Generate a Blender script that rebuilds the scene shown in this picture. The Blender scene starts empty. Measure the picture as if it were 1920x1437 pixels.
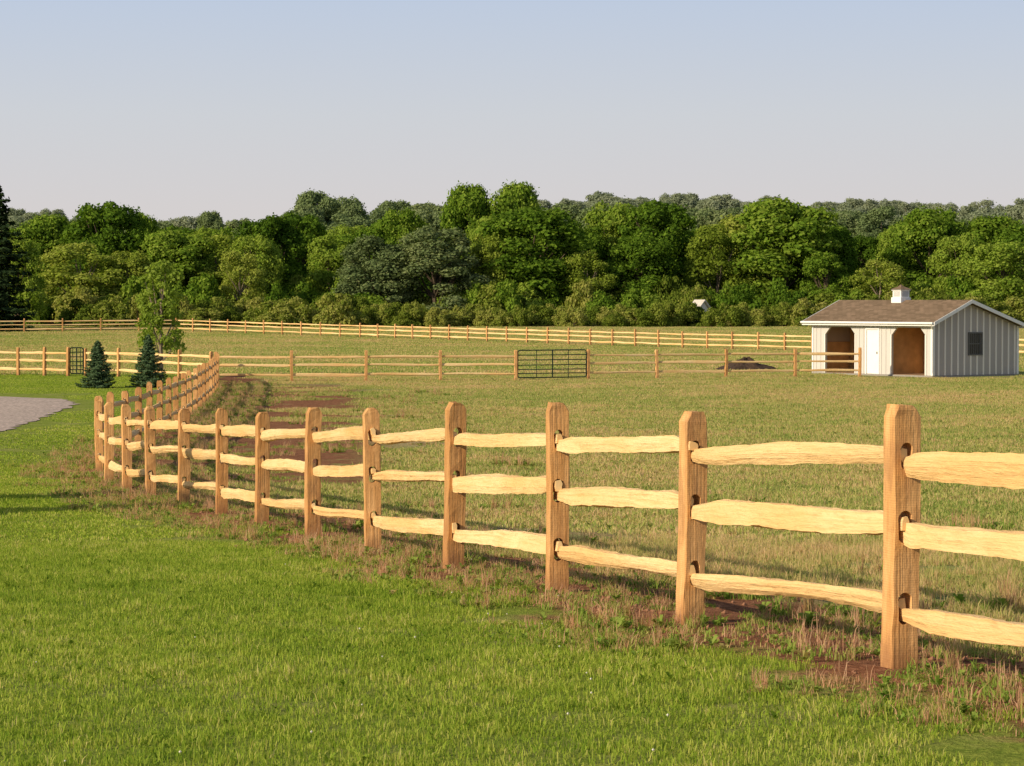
import bpy, math, random
import numpy as np
from mathutils import Vector, Matrix
sc=bpy.context.scene
col=sc.collection
F=5000.0; HY=570.0; EYE=3.3
R0=np.random.RandomState

# ---------------------------------------------------------------- terrain
PD=[-60,0,10,13.5,16,18.4,21.3,24.8,27.4,30.5,34.4,41.7,48,60,80,110,197,240,262,300,400,550,700,850,950,1100,1500,2500,6000]
PZ=[1.9,1.62,1.52,1.46,1.37,1.30,1.18,1.02,.90,.77,.65,.40,.27,.15,.05,0,0,.3,.62,.9,1.5,6,13,20,23,22,12,4,0]
def g(y): return float(np.interp(y,PD,PZ))
def slope(y): return (g(y+1)-g(y-1))/2
# ---------------------------------------------------------------- helpers
def new_obj(name,me,parent=None,mat=None):
    o=bpy.data.objects.new(name,me); col.objects.link(o)
    if parent is not None: o.parent=parent
    if mat is not None and me is not None and len(me.materials)==0: me.materials.append(mat)
    return o
def empty(name,loc=(0,0,0),rz=0):
    o=bpy.data.objects.new(name,None); col.objects.link(o); o.location=loc; o.rotation_euler=(0,0,rz); o.empty_display_size=.2
    return o
def mk(name,V,Fc,mats=(),mi=None,tint=None,smooth=False):
    me=bpy.data.meshes.new(name)
    V=V.tolist() if hasattr(V,'tolist') else V
    Fc=Fc.tolist() if hasattr(Fc,'tolist') else Fc
    me.from_pydata(V,[],Fc)
    for m in mats: me.materials.append(m)
    if mi is not None: me.polygons.foreach_set('material_index',np.array(mi,dtype=np.int32))
    if tint is not None:
        a=me.attributes.new('tint','FLOAT','FACE'); a.data.foreach_set('value',np.array(tint,dtype=np.float32))
    if smooth: me.polygons.foreach_set('use_smooth',np.ones(len(me.polygons),dtype=bool))
    me.update(); return me
class MB:
    def __init__(s): s.V=[];s.F=[];s.M=[];s.T=[]
    def add(s,V,Fc,m=0,t=0.5):
        b=len(s.V)
        s.V+= [tuple(v) for v in V]
        for f in Fc: s.F.append(tuple(b+i for i in f)); s.M.append(m); s.T.append(t)
    def box(s,x0,x1,y0,y1,z0,z1,m=0):
        V=[(x0,y0,z0),(x1,y0,z0),(x1,y1,z0),(x0,y1,z0),(x0,y0,z1),(x1,y0,z1),(x1,y1,z1),(x0,y1,z1)]
        s.add(V,[(0,3,2,1),(4,5,6,7),(0,1,5,4),(1,2,6,5),(2,3,7,6),(3,0,4,7)],m)
    def prism(s,poly,axis,a,b,m=0):
        n=len(poly)
        def P(p,t): return (p[0],t,p[1]) if axis=='y' else (t,p[0],p[1])
        V=[P(p,a) for p in poly]+[P(p,b) for p in poly]
        Fc=[tuple(range(n)),tuple(range(2*n-1,n-1,-1))]+[(i,n+i,n+(i+1)%n,(i+1)%n) for i in range(n)]
        s.add(V,Fc,m)
    def tube(s,pts,rad,n=7,m=0,cap=True,t=.5):
        pts=[Vector(p) for p in pts]; V=[];Fc=[]
        for i,p in enumerate(pts):
            d=(pts[min(i+1,len(pts)-1)]-pts[max(i-1,0)]).normalized()
            u=d.cross(Vector((0,0,1)));
            if u.length<.1: u=d.cross(Vector((0,1,0)))
            u.normalize(); w=d.cross(u)
            for k in range(n):
                a=2*math.pi*k/n; V.append(p+(u*math.cos(a)+w*math.sin(a))*rad[i])
        for i in range(len(pts)-1):
            for k in range(n): Fc.append((i*n+k,i*n+(k+1)%n,(i+1)*n+(k+1)%n,(i+1)*n+k))
        if cap: Fc.append(tuple(range(n-1,-1,-1))); Fc.append(tuple(range((len(pts)-1)*n,len(pts)*n)))
        s.add(V,Fc,m,t)
    def mesh(s,name,mats,smooth=False,tint=False): return mk(name,s.V,s.F,mats,s.M,s.T if tint else None,smooth)
# ---------------------------------------------------------------- materials
def newmat(name):
    m=bpy.data.materials.new(name); m.use_nodes=True; nt=m.node_tree; nt.nodes.clear()
    out=nt.nodes.new('ShaderNodeOutputMaterial'); return m,nt,out
def N(nt,t,**kw):
    n=nt.nodes.new(t)
    for k,v in kw.items(): setattr(n,k,v)
    return n
def ramp(nt,stops):
    r=N(nt,'ShaderNodeValToRGB'); e=r.color_ramp.elements
    while len(e)<len(stops): e.new(.5)
    for i,(p,c) in enumerate(stops): e[i].position=p; e[i].color=(c[0],c[1],c[2],1)
    return r
def mth(nt,op,a,b=None,c=None,clamp=False):
    n=N(nt,'ShaderNodeMath',operation=op,use_clamp=clamp)
    for i,v in enumerate((a,b,c)):
        if v is None: continue
        if isinstance(v,(int,float)): n.inputs[i].default_value=v
        else: nt.links.new(v,n.inputs[i])
    return n.outputs[0]
def mixc(nt,fac,a,b,bt='MIX'):
    n=N(nt,'ShaderNodeMixRGB',blend_type=bt)
    for i,v in enumerate((fac,a,b)):
        if isinstance(v,(int,float)): n.inputs[i].default_value=v
        elif isinstance(v,tuple): n.inputs[i].default_value=(v[0],v[1],v[2],1)
        else: nt.links.new(v,n.inputs[i])
    return n.outputs[0]
def noise(nt,scale,detail=3,vec=None,rough=.55):
    n=N(nt,'ShaderNodeTexNoise'); n.inputs['Scale'].default_value=scale; n.inputs['Detail'].default_value=detail; n.inputs['Roughness'].default_value=rough
    if vec is not None: nt.links.new(vec,n.inputs['Vector'])
    return n.outputs['Fac']
def mapping(nt,vec,scale):
    n=N(nt,'ShaderNodeMapping'); n.inputs['Scale'].default_value=scale; nt.links.new(vec,n.inputs['Vector']); return n.outputs[0]
def sstep(nt,v,lo,hi):
    n=N(nt,'ShaderNodeMapRange',interpolation_type='SMOOTHSTEP'); n.inputs[1].default_value=lo; n.inputs[2].default_value=hi
    nt.links.new(v,n.inputs[0]); return n.outputs[0]
def leafmat(name,stops,trans=.35,objvar=.35,noises=()):
    m,nt,out=newmat(name)
    at=N(nt,'ShaderNodeAttribute',attribute_name='tint')
    f=at.outputs['Fac']
    ge=N(nt,'ShaderNodeNewGeometry')
    for sc_,amp in noises:
        nz=noise(nt,sc_,3,ge.outputs['Position'],.55)
        f=mth(nt,'ADD',f,mth(nt,'MULTIPLY',mth(nt,'SUBTRACT',nz,.5),amp))
    oi=N(nt,'ShaderNodeObjectInfo')
    if objvar>0: f=mth(nt,'ADD',f,mth(nt,'MULTIPLY',mth(nt,'SUBTRACT',oi.outputs['Random'],.5),objvar))
    r=ramp(nt,stops); nt.links.new(f,r.inputs[0])
    d=N(nt,'ShaderNodeBsdfDiffuse'); t=N(nt,'ShaderNodeBsdfTranslucent'); mx=N(nt,'ShaderNodeMixShader')
    nt.links.new(r.outputs[0],d.inputs[0])
    tc=mixc(nt,1,r.outputs[0],(1.25,1.2,.7),'MULTIPLY'); nt.links.new(tc,t.inputs[0])
    mx.inputs[0].default_value=trans; nt.links.new(d.outputs[0],mx.inputs[1]); nt.links.new(t.outputs[0],mx.inputs[2])
    nt.links.new(mx.outputs[0],out.inputs[0]); return m
def principled(name,colr,rough=.7,nscale=0,namp=.15,bump=0,spec=.3,metal=0):
    m,nt,out=newmat(name); b=N(nt,'ShaderNodeBsdfPrincipled'); b.inputs['Roughness'].default_value=rough
    b.inputs['Specular IOR Level'].default_value=spec; b.inputs['Metallic'].default_value=metal
    if nscale>0:
        tc=N(nt,'ShaderNodeTexCoord'); nz=noise(nt,nscale,5,tc.outputs['Object'])
        c=mixc(nt,nz,tuple(x*(1-namp*1.6) for x in colr),tuple(min(1,x*(1+namp)) for x in colr)); nt.links.new(c,b.inputs['Base Color'])
        if bump>0:
            bp=N(nt,'ShaderNodeBump'); bp.inputs['Strength'].default_value=bump; bp.inputs['Distance'].default_value=.02; nt.links.new(nz,bp.inputs['Height']); nt.links.new(bp.outputs[0],b.inputs['Normal'])
    else: b.inputs['Base Color'].default_value=(*colr,1)
    nt.links.new(b.outputs[0],out.inputs[0]); return m

def wood(name,c0,c1,c2,uv):
    m,nt,out=newmat(name); b=N(nt,'ShaderNodeBsdfPrincipled'); b.inputs['Roughness'].default_value=.85; b.inputs['Specular IOR Level'].default_value=.12
    tc=N(nt,'ShaderNodeTexCoord'); oi=N(nt,'ShaderNodeObjectInfo')
    if uv:
        v=tc.outputs['UV']; g1=mapping(nt,v,(2.0,75,1)); g2=mapping(nt,v,(7,26,1)); g3=mapping(nt,v,(.5,.9,1)); kn=mapping(nt,v,(1.3,4,1))
    else:
        ad=N(nt,'ShaderNodeVectorMath',operation='ADD'); nt.links.new(tc.outputs['Object'],ad.inputs[0])
        cm=N(nt,'ShaderNodeCombineXYZ'); rr=mth(nt,'MULTIPLY',oi.outputs['Random'],37.0)
        for i in range(3): nt.links.new(rr,cm.inputs[i])
        nt.links.new(cm.outputs[0],ad.inputs[1]); v=ad.outputs[0]
        g1=mapping(nt,v,(60,60,2.2)); g2=mapping(nt,v,(6,6,6)); g3=mapping(nt,v,(14,14,1.6)); kn=mapping(nt,v,(9,9,4))
    a=noise(nt,1,5,g1,.65); bb=noise(nt,1,5,g2,.65); cc=noise(nt,1,3,g3)
    c=mixc(nt,sstep(nt,cc,.35,.65),c0,c1)
    c=mixc(nt,mth(nt,'MULTIPLY',sstep(nt,a,.42,.72),.85),c,c2)
    c=mixc(nt,mth(nt,'MULTIPLY',sstep(nt,bb,.52,.70),.5),c,tuple(x*.72 for x in c1))
    vo=N(nt,'ShaderNodeTexVoronoi'); vo.inputs['Scale'].default_value=.6; nt.links.new(kn,vo.inputs['Vector'])
    k=mth(nt,'SUBTRACT',1.0,sstep(nt,vo.outputs['Distance'],.04,.10))
    c=mixc(nt,mth(nt,'MULTIPLY',k,.7),c,(.34,.13,.04))
    if not uv:
        c=mixc(nt,1,c,mixc(nt,oi.outputs['Random'],(.80,.74,.68),(1.14,1.13,1.14)),'MULTIPLY')
        wv=N(nt,'ShaderNodeTexWave',bands_direction='Z'); wv.inputs['Scale'].default_value=26; wv.inputs['Distortion'].default_value=2.5; wv.inputs['Detail'].default_value=2; nt.links.new(tc.outputs['Object'],wv.inputs['Vector'])
        c=mixc(nt,mth(nt,'MULTIPLY',wv.outputs['Fac'],.22),c,(.28,.13,.05))
        st=noise(nt,1,4,mapping(nt,v,(7,7,2.0)),.65)
        c=mixc(nt,mth(nt,'MULTIPLY',sstep(nt,st,.50,.66),.5),c,(.34,.165,.075))
        ssp=N(nt,'ShaderNodeSeparateXYZ'); nt.links.new(tc.outputs['Object'],ssp.inputs[0])
        c=mixc(nt,mth(nt,'MULTIPLY',mth(nt,'SUBTRACT',1.0,sstep(nt,ssp.outputs['Z'],.0,.20)),.6),c,(.22,.10,.05))
    nt.links.new(c,b.inputs['Base Color'])
    bp=N(nt,'ShaderNodeBump'); bp.inputs['Strength'].default_value=1.0; bp.inputs['Distance'].default_value=.010
    nt.links.new(mth(nt,'ADD',a,mth(nt,'MULTIPLY',bb,1.4)),bp.inputs['Height']); nt.links.new(bp.outputs[0],b.inputs['Normal'])
    nt.links.new(b.outputs[0],out.inputs[0]); return m
M_POST=wood('post_wood',(.76,.46,.20),(.63,.35,.135),(.51,.27,.095),False)
M_RAIL=wood('rail_wood',(.86,.64,.34),(.80,.51,.22),(.70,.43,.17),True)
M_BARK=principled('bark',(.10,.075,.05),.9,6,.4)
M_BARKP=principled('bark_pale',(.24,.19,.14),.9,6,.4)

# ---------------------------------------------------------------- fence lines
NEAR=[(4.75,5.4),(3.85,8.1),(2.93,10.8),(1.96,13.46),(1.07,16.05),(.313,18.5),(-.469,21.3),(-1.27,24.3),(-2.05,27.4),(-2.85,30.3),(-3.60,33.0),(-4.42,35.8),(-5.25,38.7),(-6.0,41.5),(-6.69,44.2),(-7.28,47.0),(-7.72,49.9)]
curve=[(-7.72,49.9),(-8.0,53),(-8.2,57),(-8.4,61),(-8.75,67),(-9.15,74),(-9.75,83),(-10.7,95),(-11.6,105),(-12.4,111.7)]
def resample(P,step):
    P=[Vector(p) for p in P]; L=[0]
    for i in range(1,len(P)): L.append(L[-1]+(P[i]-P[i-1]).length)
    n=max(1,round(L[-1]/step)); q=np.linspace(0,L[-1],n+1)
    return list(zip(np.interp(q,L,[p.x for p in P]).tolist(),np.interp(q,L,[p.y for p in P]).tolist()))
curve_pts=resample(curve,3.15)
MAIN=NEAR+curve_pts[1:]
fy=[p[1] for p in MAIN]; fx=[p[0] for p in MAIN]
fy=[-60]+fy+[124,124.5]; fx=[4.75+65*.34]+fx+[-12.6,-1000]
def Xf(y): return float(np.interp(y,fy,fx))
def sdist(x,y): return (x-Xf(y))*.95

def build_post(seed):
    rg=R0(seed); a=.072;b=.058;c=.005; H=1.3+rg.uniform(-.025,.025)
    zs=[-.35]+list(np.linspace(-.05,H-.06,12))+[H-.022,H]
    V=[];Fc=[]
    cut=rg.uniform(.018,.042,2)
    bow=rg.uniform(-.012,.012,2)
    for i,z in enumerate(zs):
        xa0,xa1=a,a
        if i==len(zs)-2: xa0-=cut[0]*.62; xa1-=cut[1]*.5
        if i==len(zs)-1: xa0-=cut[0]; xa1-=cut[1]*1.1
        o=np.array([bow[0],bow[1]])*math.sin(z*2.4)
        for x,y in [(-xa0,-b+c),(-xa0+c,-b),(xa1-c,-b),(xa1,-b+c),(xa1,b-c),(xa1-c,b),(-xa0+c,b),(-xa0,b-c)]:
            j=rg.uniform(-.004,.004,2); V.append((x+j[0]+o[0],y+j[1]+o[1],z+(rg.uniform(-.006,.006) if i==len(zs)-1 else 0)))
    n=8
    for i in range(len(zs)-1):
        for k in range(n): Fc.append((i*n+k,i*n+(k+1)%n,(i+1)*n+(k+1)%n,(i+1)*n+k))
    Fc.append(tuple(range(n-1,-1,-1))); Fc.append(tuple(range((len(zs)-1)*n,len(zs)*n)))
    me=mk('p',V,Fc); o=new_obj('ptmp',me)
    mb=MB()
    for zc in (.30,.71,1.05):
        w=.036+rg.uniform(-.004,.004); h=.072+rg.uniform(-.006,.012); zc+=rg.uniform(-.006,.016); xo=rg.uniform(-.008,.008)
        poly=[]
        for k in range(14):
            an=2*math.pi*k/14; poly.append((xo+w*math.cos(an)*(1+rg.uniform(-.10,.10)), zc+(h-w)*(1 if math.sin(an)>=0 else -1)+w*math.sin(an)))
        mb.prism(poly,'y',-.2,.2)
    cu=new_obj('ctmp',mb.mesh('c',()))
    import bmesh
    for ob in (o,cu):
        bm=bmesh.new(); bm.from_mesh(ob.data); bmesh.ops.recalc_face_normals(bm,faces=bm.faces[:]); bm.to_mesh(ob.data); bm.free()
    md=o.modifiers.new('b','BOOLEAN'); md.object=cu; md.operation='DIFFERENCE'; md.solver='EXACT'
    dg=bpy.context.evaluated_depsgraph_get(); ev=o.evaluated_get(dg)
    res=bpy.data.meshes.new_from_object(ev); res.name='fence_post_mesh'; res.materials.clear(); res.materials.append(M_POST)
    bpy.data.objects.remove(o); bpy.data.objects.remove(cu)
    return res
POSTS=[build_post(i+3) for i in range(9)]

def wob(rg,n,amp,ks):
    x=np.linspace(0,1,n); v=np.zeros(n)
    for k,a in ks: v+=a*np.sin(2*math.pi*k*x*rg.uniform(.8,1.2)+rg.uniform(0,6.28))
    return v*amp
def rails_mesh(segs,seed,near):
    rg=R0(seed); V=[];Fc=[];UV=[]
    S=64 if near else 8
    for (p0,p1) in segs:
        p0=Vector(p0);p1=Vector(p1); d=(p1-p0); L=d.length; d.normalize()
        side=d.cross(Vector((0,0,1))).normalized(); up=side.cross(d)
        n=8 if near else 6
        hh=rg.uniform(.048,.066); ww=rg.uniform(.028,.040); uo=rg.uniform(0,200)
        tilt=rg.uniform(-.35,.35)
        if n==8: base=np.array([(-.95,-.95),(.5,-1.0),(1.0,-.5),(.96,.05),(.92,.45),(.35,1.0),(-.75,.95),(-1.0,.2)])
        else: base=np.array([(-.9,-.8),(.3,-1.0),(1.0,-.3),(.7,.8),(-.4,1.0),(-1,.2)])
        base=base*(1+rg.uniform(-.12,.10,(n,2)))
        if rg.rand()<.5: base=base*np.array([1,-1]); base=base[::-1]
        if rg.rand()<.5: base=base*np.array([-1,1]); base=base[::-1]
        vr=[(wob(rg,S+1,1,((.7,.07),(2.1,.04),(5,.03),(13,.02))),wob(rg,S+1,1,((.6,.06),(1.7,.04),(4.5,.028),(9,.022),(17,.014)))) for k in range(n)]
        stp=np.zeros((S+1,n))
        if near:
            for q in range(rg.randint(5,10)):
                a_=rg.randint(3,S-20); l_=rg.randint(4,20); k_=rg.randint(n); am=rg.uniform(-.20,.06); stp[a_:a_+l_,k_]+=am; stp[a_:a_+l_//2,(k_+1)%n]+=am*.5
        cz=wob(rg,S+1,1,((.5,.010),(1.2,.005))); cy=wob(rg,S+1,1,((.5,.010),))
        big=wob(rg,S+1,1,((.5,.11),(1.3,.06),(3,.02)))
        ends=rg.uniform(.5,.68,2); tl=rg.uniform(.08,.45,2); b=len(V)
        for i in range(S+1):
            t=i/S; x=t*L
            q0=min(1,max(0,(x-.05)/tl[0])); q1=min(1,max(0,(L-x-.05)/tl[1]))
            tp=min(ends[0]+(1-ends[0])*q0**.8, ends[1]+(1-ends[1])*q1**.8)
            w=min(1,min(q0,q1)*1.0)
            c=p0+d*x+up*float(cz[i]*w)+side*float(cy[i]*w)
            ct,st=math.cos(tilt),math.sin(tilt)
            for k in range(n):
                bx=base[k][0]*ww*(1+vr[k][0][i]+stp[i,k])*max(tp,.66); bz=base[k][1]*hh*(1+vr[k][1][i]+stp[i,k]*.5+big[i]*w)*tp
                if near: bx+=rg.uniform(-.0012,.0012); bz+=rg.uniform(-.0016,.0016)
                V.append(c+side*float(bx*ct-bz*st*.6)+up*float(bx*st*.6+bz*ct))
        for i in range(S):
            for k in range(n):
                Fc.append((b+i*n+k,b+i*n+(k+1)%n,b+(i+1)*n+(k+1)%n,b+(i+1)*n+k))
                u0,u1=i/S*L+uo,(i+1)/S*L+uo; v0,v1=k/n*.32+uo*.37,(k+1)/n*.32+uo*.37
                UV+=[u0,v0,u0,v1,u1,v1,u1,v0]
        Fc.append(tuple(b+k for k in range(n-1,-1,-1))); UV+=[uo,uo]*n
        Fc.append(tuple(b+S*n+k for k in range(n))); UV+=[uo,uo]*n
    me=mk('rails_mesh',[tuple(v) for v in V],Fc,(M_RAIL,))
    uv=me.uv_layers.new(name='UVMap'); uv.data.foreach_set('uv',np.array(UV,dtype=np.float32))
    return me
def fence(name,pts,seed,near=False,skip=(),hs=1.0):
    E=empty(name,(pts[0][0],pts[0][1],g(pts[0][1]))); rg=R0(seed)
    segs=[]; n=len(pts)
    for i,(x,y) in enumerate(pts):
        a=pts[max(i-1,0)]; b=pts[min(i+1,n-1)]
        ang=math.atan2(b[1]-a[1],b[0]-a[0])-math.pi/2
        o=new_obj('post_%d'%(i+1),POSTS[rg.randint(len(POSTS))],E)
        o.location=Vector((x,y,g(y)))-E.location; o.rotation_euler=(rg.uniform(-.018,.018),rg.uniform(-.018,.018),ang+rg.uniform(-.07,.07)); o.scale=(rg.uniform(.93,1.05),rg.uniform(.93,1.05),hs*rg.uniform(.985,1.015))
        if i<n-1 and i not in skip:
            c=pts[i+1]; d=Vector((c[0]-x,c[1]-y,0)).normalized(); sd=Vector((d.y,-d.x,0))
            for h in (.30,.71,1.05):
                e0=rg.uniform(.02,.07); e1=rg.uniform(.04,.10)
                p0=Vector((x,y,g(y)+h*hs+.028+rg.uniform(-.006,.006)))-sd*.008-d*e1
                p1=Vector((c[0],c[1],g(c[1])+h*hs-.030+rg.uniform(-.006,.006)))+d*e0+sd*.008
                if not near: p0.z-=.02; p1.z+=.02
                segs.append((p0-E.location,p1-E.location))
    new_obj('rails',rails_mesh(segs,seed+50,near),E)
    return E
fence('split_rail_fence',NEAR,5,True)
fence('split_rail_fence',curve_pts,6,False)
def PX(px,d): return ((px-960)/F*d,d)
mid1=[PX(404,112.3),PX(547,112.6),PX(686,113.2),PX(826,113.9),PX(967,114.6)]
mid2=[PX(1103,116.2),PX(1232,117.6),PX(1361,118.8),PX(1491,120),PX(1612,120.6)]
fence('split_rail_fence',mid1,7); fence('split_rail_fence',mid2,8)
farp=resample([(-13.1-19.9-.0,262),(-13.1,238),(13,197),(33,165.5),(45,146)],3.05)
fence('split_rail_fence',farp,9)
fl=[(-33-3.55*i,262-1.0*i) for i in range(0,14)]
fence('split_rail_fence',fl,10)
fence('split_rail_fence',[PX(-110,124.6),PX(-62,124),PX(-14,123.4),PX(34,122.8),PX(83,122.2),PX(127,121.6)],11)
fence('split_rail_fence',[PX(160,121.8),PX(222,120.5),PX(278,118.6),PX(336,116.0),PX(396,113)],12)
fence('split_rail_fence',[(24.3,124),(27.3,123.4),(30.3,122.8),(33.4,122.2)],13)

# ---------------------------------------------------------------- gates
M_GREEN=principled('gate_green_paint',(.016,.040,.026),.45,20,.3)
M_GALV=principled('hinge_steel',(.25,.25,.24),.4,metal=.8)
def gate(name,p0,p1):
    p0=Vector((p0[0],p0[1],g(p0[1])));p1=Vector((p1[0],p1[1],g(p1[1]))); L=(p1-p0).length
    E=empty(name,p0,math.atan2(p1.y-p0.y,p1.x-p0.x))
    a,b=.10,L-.10; z0,z1=.12,1.30; r=.10
    mb=MB(); pts=[]
    for cx,cz,s in ((b-r,z1-r,0),(a+r,z1-r,1),(a+r,z0+r,2),(b-r,z0+r,3)):
        for k in range(6):
            an=math.pi/2*(s+k/5); pts.append((cx+r*math.cos(an),0,cz+r*math.sin(an)))
    pts.append(pts[0]); mb.tube(pts,[.026]*len(pts),8,cap=False)
    new_obj('frame_tube',mb.mesh('frame_tube',(M_GREEN,),True),E)
    mb=MB()
    for z in (.30,.47,.66,.88,1.09): mb.tube([(a,0,z),(b,0,z)],[.021]*2,8)
    new_obj('horizontal_bars',mb.mesh('bars',(M_GREEN,),True),E)
    mb=MB()
    for x in (L*.5,): mb.box(x-.028,x+.028,-.030,-.022,z0,z1)
    for x in (L*.28,L*.72): mb.box(x-.014,x+.014,-.030,-.022,z0,z1)
    new_obj('uprights',mb.mesh('up',(M_GREEN,)),E)
    mb=MB(); mb.tube([(0.0,0,.4),(a,0,.4)],[.012]*2); mb.tube([(0.0,0,1.1),(a,0,1.1)],[.012]*2); mb.tube([(b,0,.95),(L,0,.9)],[.008]*2)
    new_obj('hinges',mb.mesh('h',(M_GALV,)),E)
gate('tubular_farm_gate',mid1[-1],mid2[0])
gate('tubular_farm_gate',PX(127,121.6),PX(160,121.8))

# ---------------------------------------------------------------- ground
def ground():
    ys=np.concatenate([np.arange(-60,6,3),np.arange(6,60,.5),np.arange(60,130,1.5),np.arange(130,300,8),np.arange(300,1200,25),np.arange(1200,6001,300)])
    xs=np.concatenate([np.arange(-3000,-600,300),np.arange(-600,-60,30),np.arange(-60,-20,4),np.arange(-20,20,.5),np.arange(20,60,4),np.arange(60,600,30),np.arange(600,3001,300)])
    X,Y=np.meshgrid(xs,ys); Z=np.interp(Y,PD,PZ)
    Z=Z+np.clip((Y-400)/400,0,1)*(3*np.sin(X/90.)+2*np.sin(X/37.+1))
    V=np.stack([X.ravel(),Y.ravel(),Z.ravel()],1); nx=len(xs); ny=len(ys)
    i=np.arange(nx*ny).reshape(ny,nx)
    Fc=np.stack([i[:-1,:-1].ravel(),i[:-1,1:].ravel(),i[1:,1:].ravel(),i[1:,:-1].ravel()],1)
    me=mk('ground',V,Fc,smooth=True)
    a=me.attributes.new('sfence','FLOAT','POINT'); a.data.foreach_set('value',((X-np.interp(Y,fy,fx))*.95).ravel().astype(np.float32))
    m,nt,out=newmat('ground_soil_and_grass'); ge=N(nt,'ShaderNodeNewGeometry'); P=ge.outputs['Position']
    s=N(nt,'ShaderNodeAttribute',attribute_name='sfence').outputs['Fac']
    sx=N(nt,'ShaderNodeSeparateXYZ'); nt.links.new(P,sx.inputs[0]); yy=sx.outputs['Y']
    n1=noise(nt,.35,5,P,.6); n2=noise(nt,7,8,P,.72); n3=noise(nt,.07,4,P,.6); n4=noise(nt,1.3,5,P,.65); n5=noise(nt,30,4,P,.7)
    fine=mth(nt,'ADD',mth(nt,'MULTIPLY',n2,.5),mth(nt,'MULTIPLY',n5,.5))
    fs=sstep(nt,fine,.36,.64)
    lawn=mixc(nt,fs,(.15,.22,.035),(.32,.38,.07)); lawn=mixc(nt,sstep(nt,n4,.45,.7),lawn,(.33,.34,.11))
    fld=mixc(nt,sstep(nt,n1,.38,.60),(.32,.36,.10),(.50,.41,.20)); fld=mixc(nt,sstep(nt,n3,.42,.62),fld,(.34,.38,.13))
    fld=mixc(nt,mth(nt,'MULTIPLY',sstep(nt,n4,.50,.62),.65),fld,(.44,.28,.16))
    fld=mixc(nt,1,fld,mixc(nt,fs,(.55,.55,.55),(1.2,1.2,1.2)),'MULTIPLY')
    soil=mixc(nt,fs,(.15,.065,.036),(.42,.205,.115))
    sn=mth(nt,'ADD',s,mth(nt,'MULTIPLY',mth(nt,'SUBTRACT',n4,.5),1.8))
    c=mixc(nt,sstep(nt,sn,-.65,-.35),lawn,fld)
    strip=mth(nt,'SUBTRACT',1.0,sstep(nt,mth(nt,'ABSOLUTE',mth(nt,'SUBTRACT',sn,.40)),.7,1.25))
    c=mixc(nt,strip,c,soil)
    tr=mth(nt,'MULTIPLY',sstep(nt,sn,.8,1.8),mth(nt,'SUBTRACT',1.0,sstep(nt,sn,4.2,5.8)))
    tr=mth(nt,'MULTIPLY',tr,mth(nt,'MULTIPLY',sstep(nt,yy,30,50),mth(nt,'SUBTRACT',1.0,sstep(nt,yy,104,112))))
    c=mixc(nt,mth(nt,'MULTIPLY',tr,sstep(nt,n4,.27,.46)),c,soil)
    wood_=mixc(nt,n1,(.05,.07,.02),(.08,.11,.03)); c=mixc(nt,sstep(nt,yy,292,305),c,wood_)
    b=N(nt,'ShaderNodeBsdfDiffuse'); nt.links.new(c,b.inputs[0])
    bp=N(nt,'ShaderNodeBump'); bp.inputs['Strength'].default_value=1; bp.inputs['Distance'].default_value=.08; nt.links.new(fine,bp.inputs['Height']); nt.links.new(bp.outputs[0],b.inputs['Normal'])
    nt.links.new(b.outputs[0],out.inputs[0])
    new_obj('ground',me,None,m)
ground()

# gravel drive
DRR=[(-12.6,0),(-12.6,20),(-12.4,50),(-12.6,66),(-13.2,74),(-13.8,82),(-14.2,87),(-15.3,91.3),(-18,93.6),(-24,95.2),(-45,96)]
DRL=[(-19,0),(-19,20),(-18.8,50),(-19,66),(-19.3,74),(-19.8,78),(-20.6,81.5),(-22,84),(-25,87),(-31,89),(-45,90)]
def drive():
    A=resample(DRR,1.0); B=resample(DRL,1.0); n=220; V=[];Fc=[]
    def at(P,t): return np.array([np.interp(t,range(len(P)),[p[0] for p in P]),np.interp(t,range(len(P)),[p[1] for p in P])])
    rg=R0(1)
    for i in range(n):
        a=at(A,i/(n-1)*(len(A)-1)); b=at(B,i/(n-1)*(len(B)-1)); a=a+rg.uniform(-.18,.18,2)
        for k in range(9):
            p=a+(b-a)*k/8; V.append((p[0],p[1],g(p[1])+.015+ (0 if k in(0,8) else .03)))
    for i in range(n-1):
        for k in range(8): Fc.append((i*9+k,(i+1)*9+k,(i+1)*9+k+1,i*9+k+1))
    m,nt,out=newmat('gravel'); ge=N(nt,'ShaderNodeNewGeometry'); P=ge.outputs['Position']
    vo=N(nt,'ShaderNodeTexVoronoi'); vo.inputs['Scale'].default_value=7; nt.links.new(P,vo.inputs['Vector'])
    nz=noise(nt,.8,4,P); nf=noise(nt,9,5,P,.7)
    c=mixc(nt,vo.outputs['Distance'],(.68,.56,.48),(.42,.35,.30)); c=mixc(nt,sstep(nt,nz,.4,.65),c,(.60,.49,.42)); c=mixc(nt,1,c,mixc(nt,sstep(nt,nf,.35,.65),(.55,.55,.55),(1.15,1.15,1.15)),'MULTIPLY')
    b=N(nt,'ShaderNodeBsdfDiffuse'); nt.links.new(c,b.inputs[0]); bp=N(nt,'ShaderNodeBump'); bp.inputs['Strength'].default_value=.6; bp.inputs['Distance'].default_value=.04; nt.links.new(nf,bp.inputs['Height']); nt.links.new(bp.outputs[0],b.inputs['Normal']); nt.links.new(b.outputs[0],out.inputs[0])
    me=mk('gravel_driveway',V,Fc,(m,),smooth=True)
    import bmesh
    bm=bmesh.new(); bm.from_mesh(me); bmesh.ops.recalc_face_normals(bm,faces=bm.faces[:])
    if sum(f.normal.z for f in bm.faces)<0: bmesh.ops.reverse_faces(bm,faces=bm.faces[:])
    bm.to_mesh(me); bm.free()
    new_obj('gravel_driveway',me)
drive()
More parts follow.
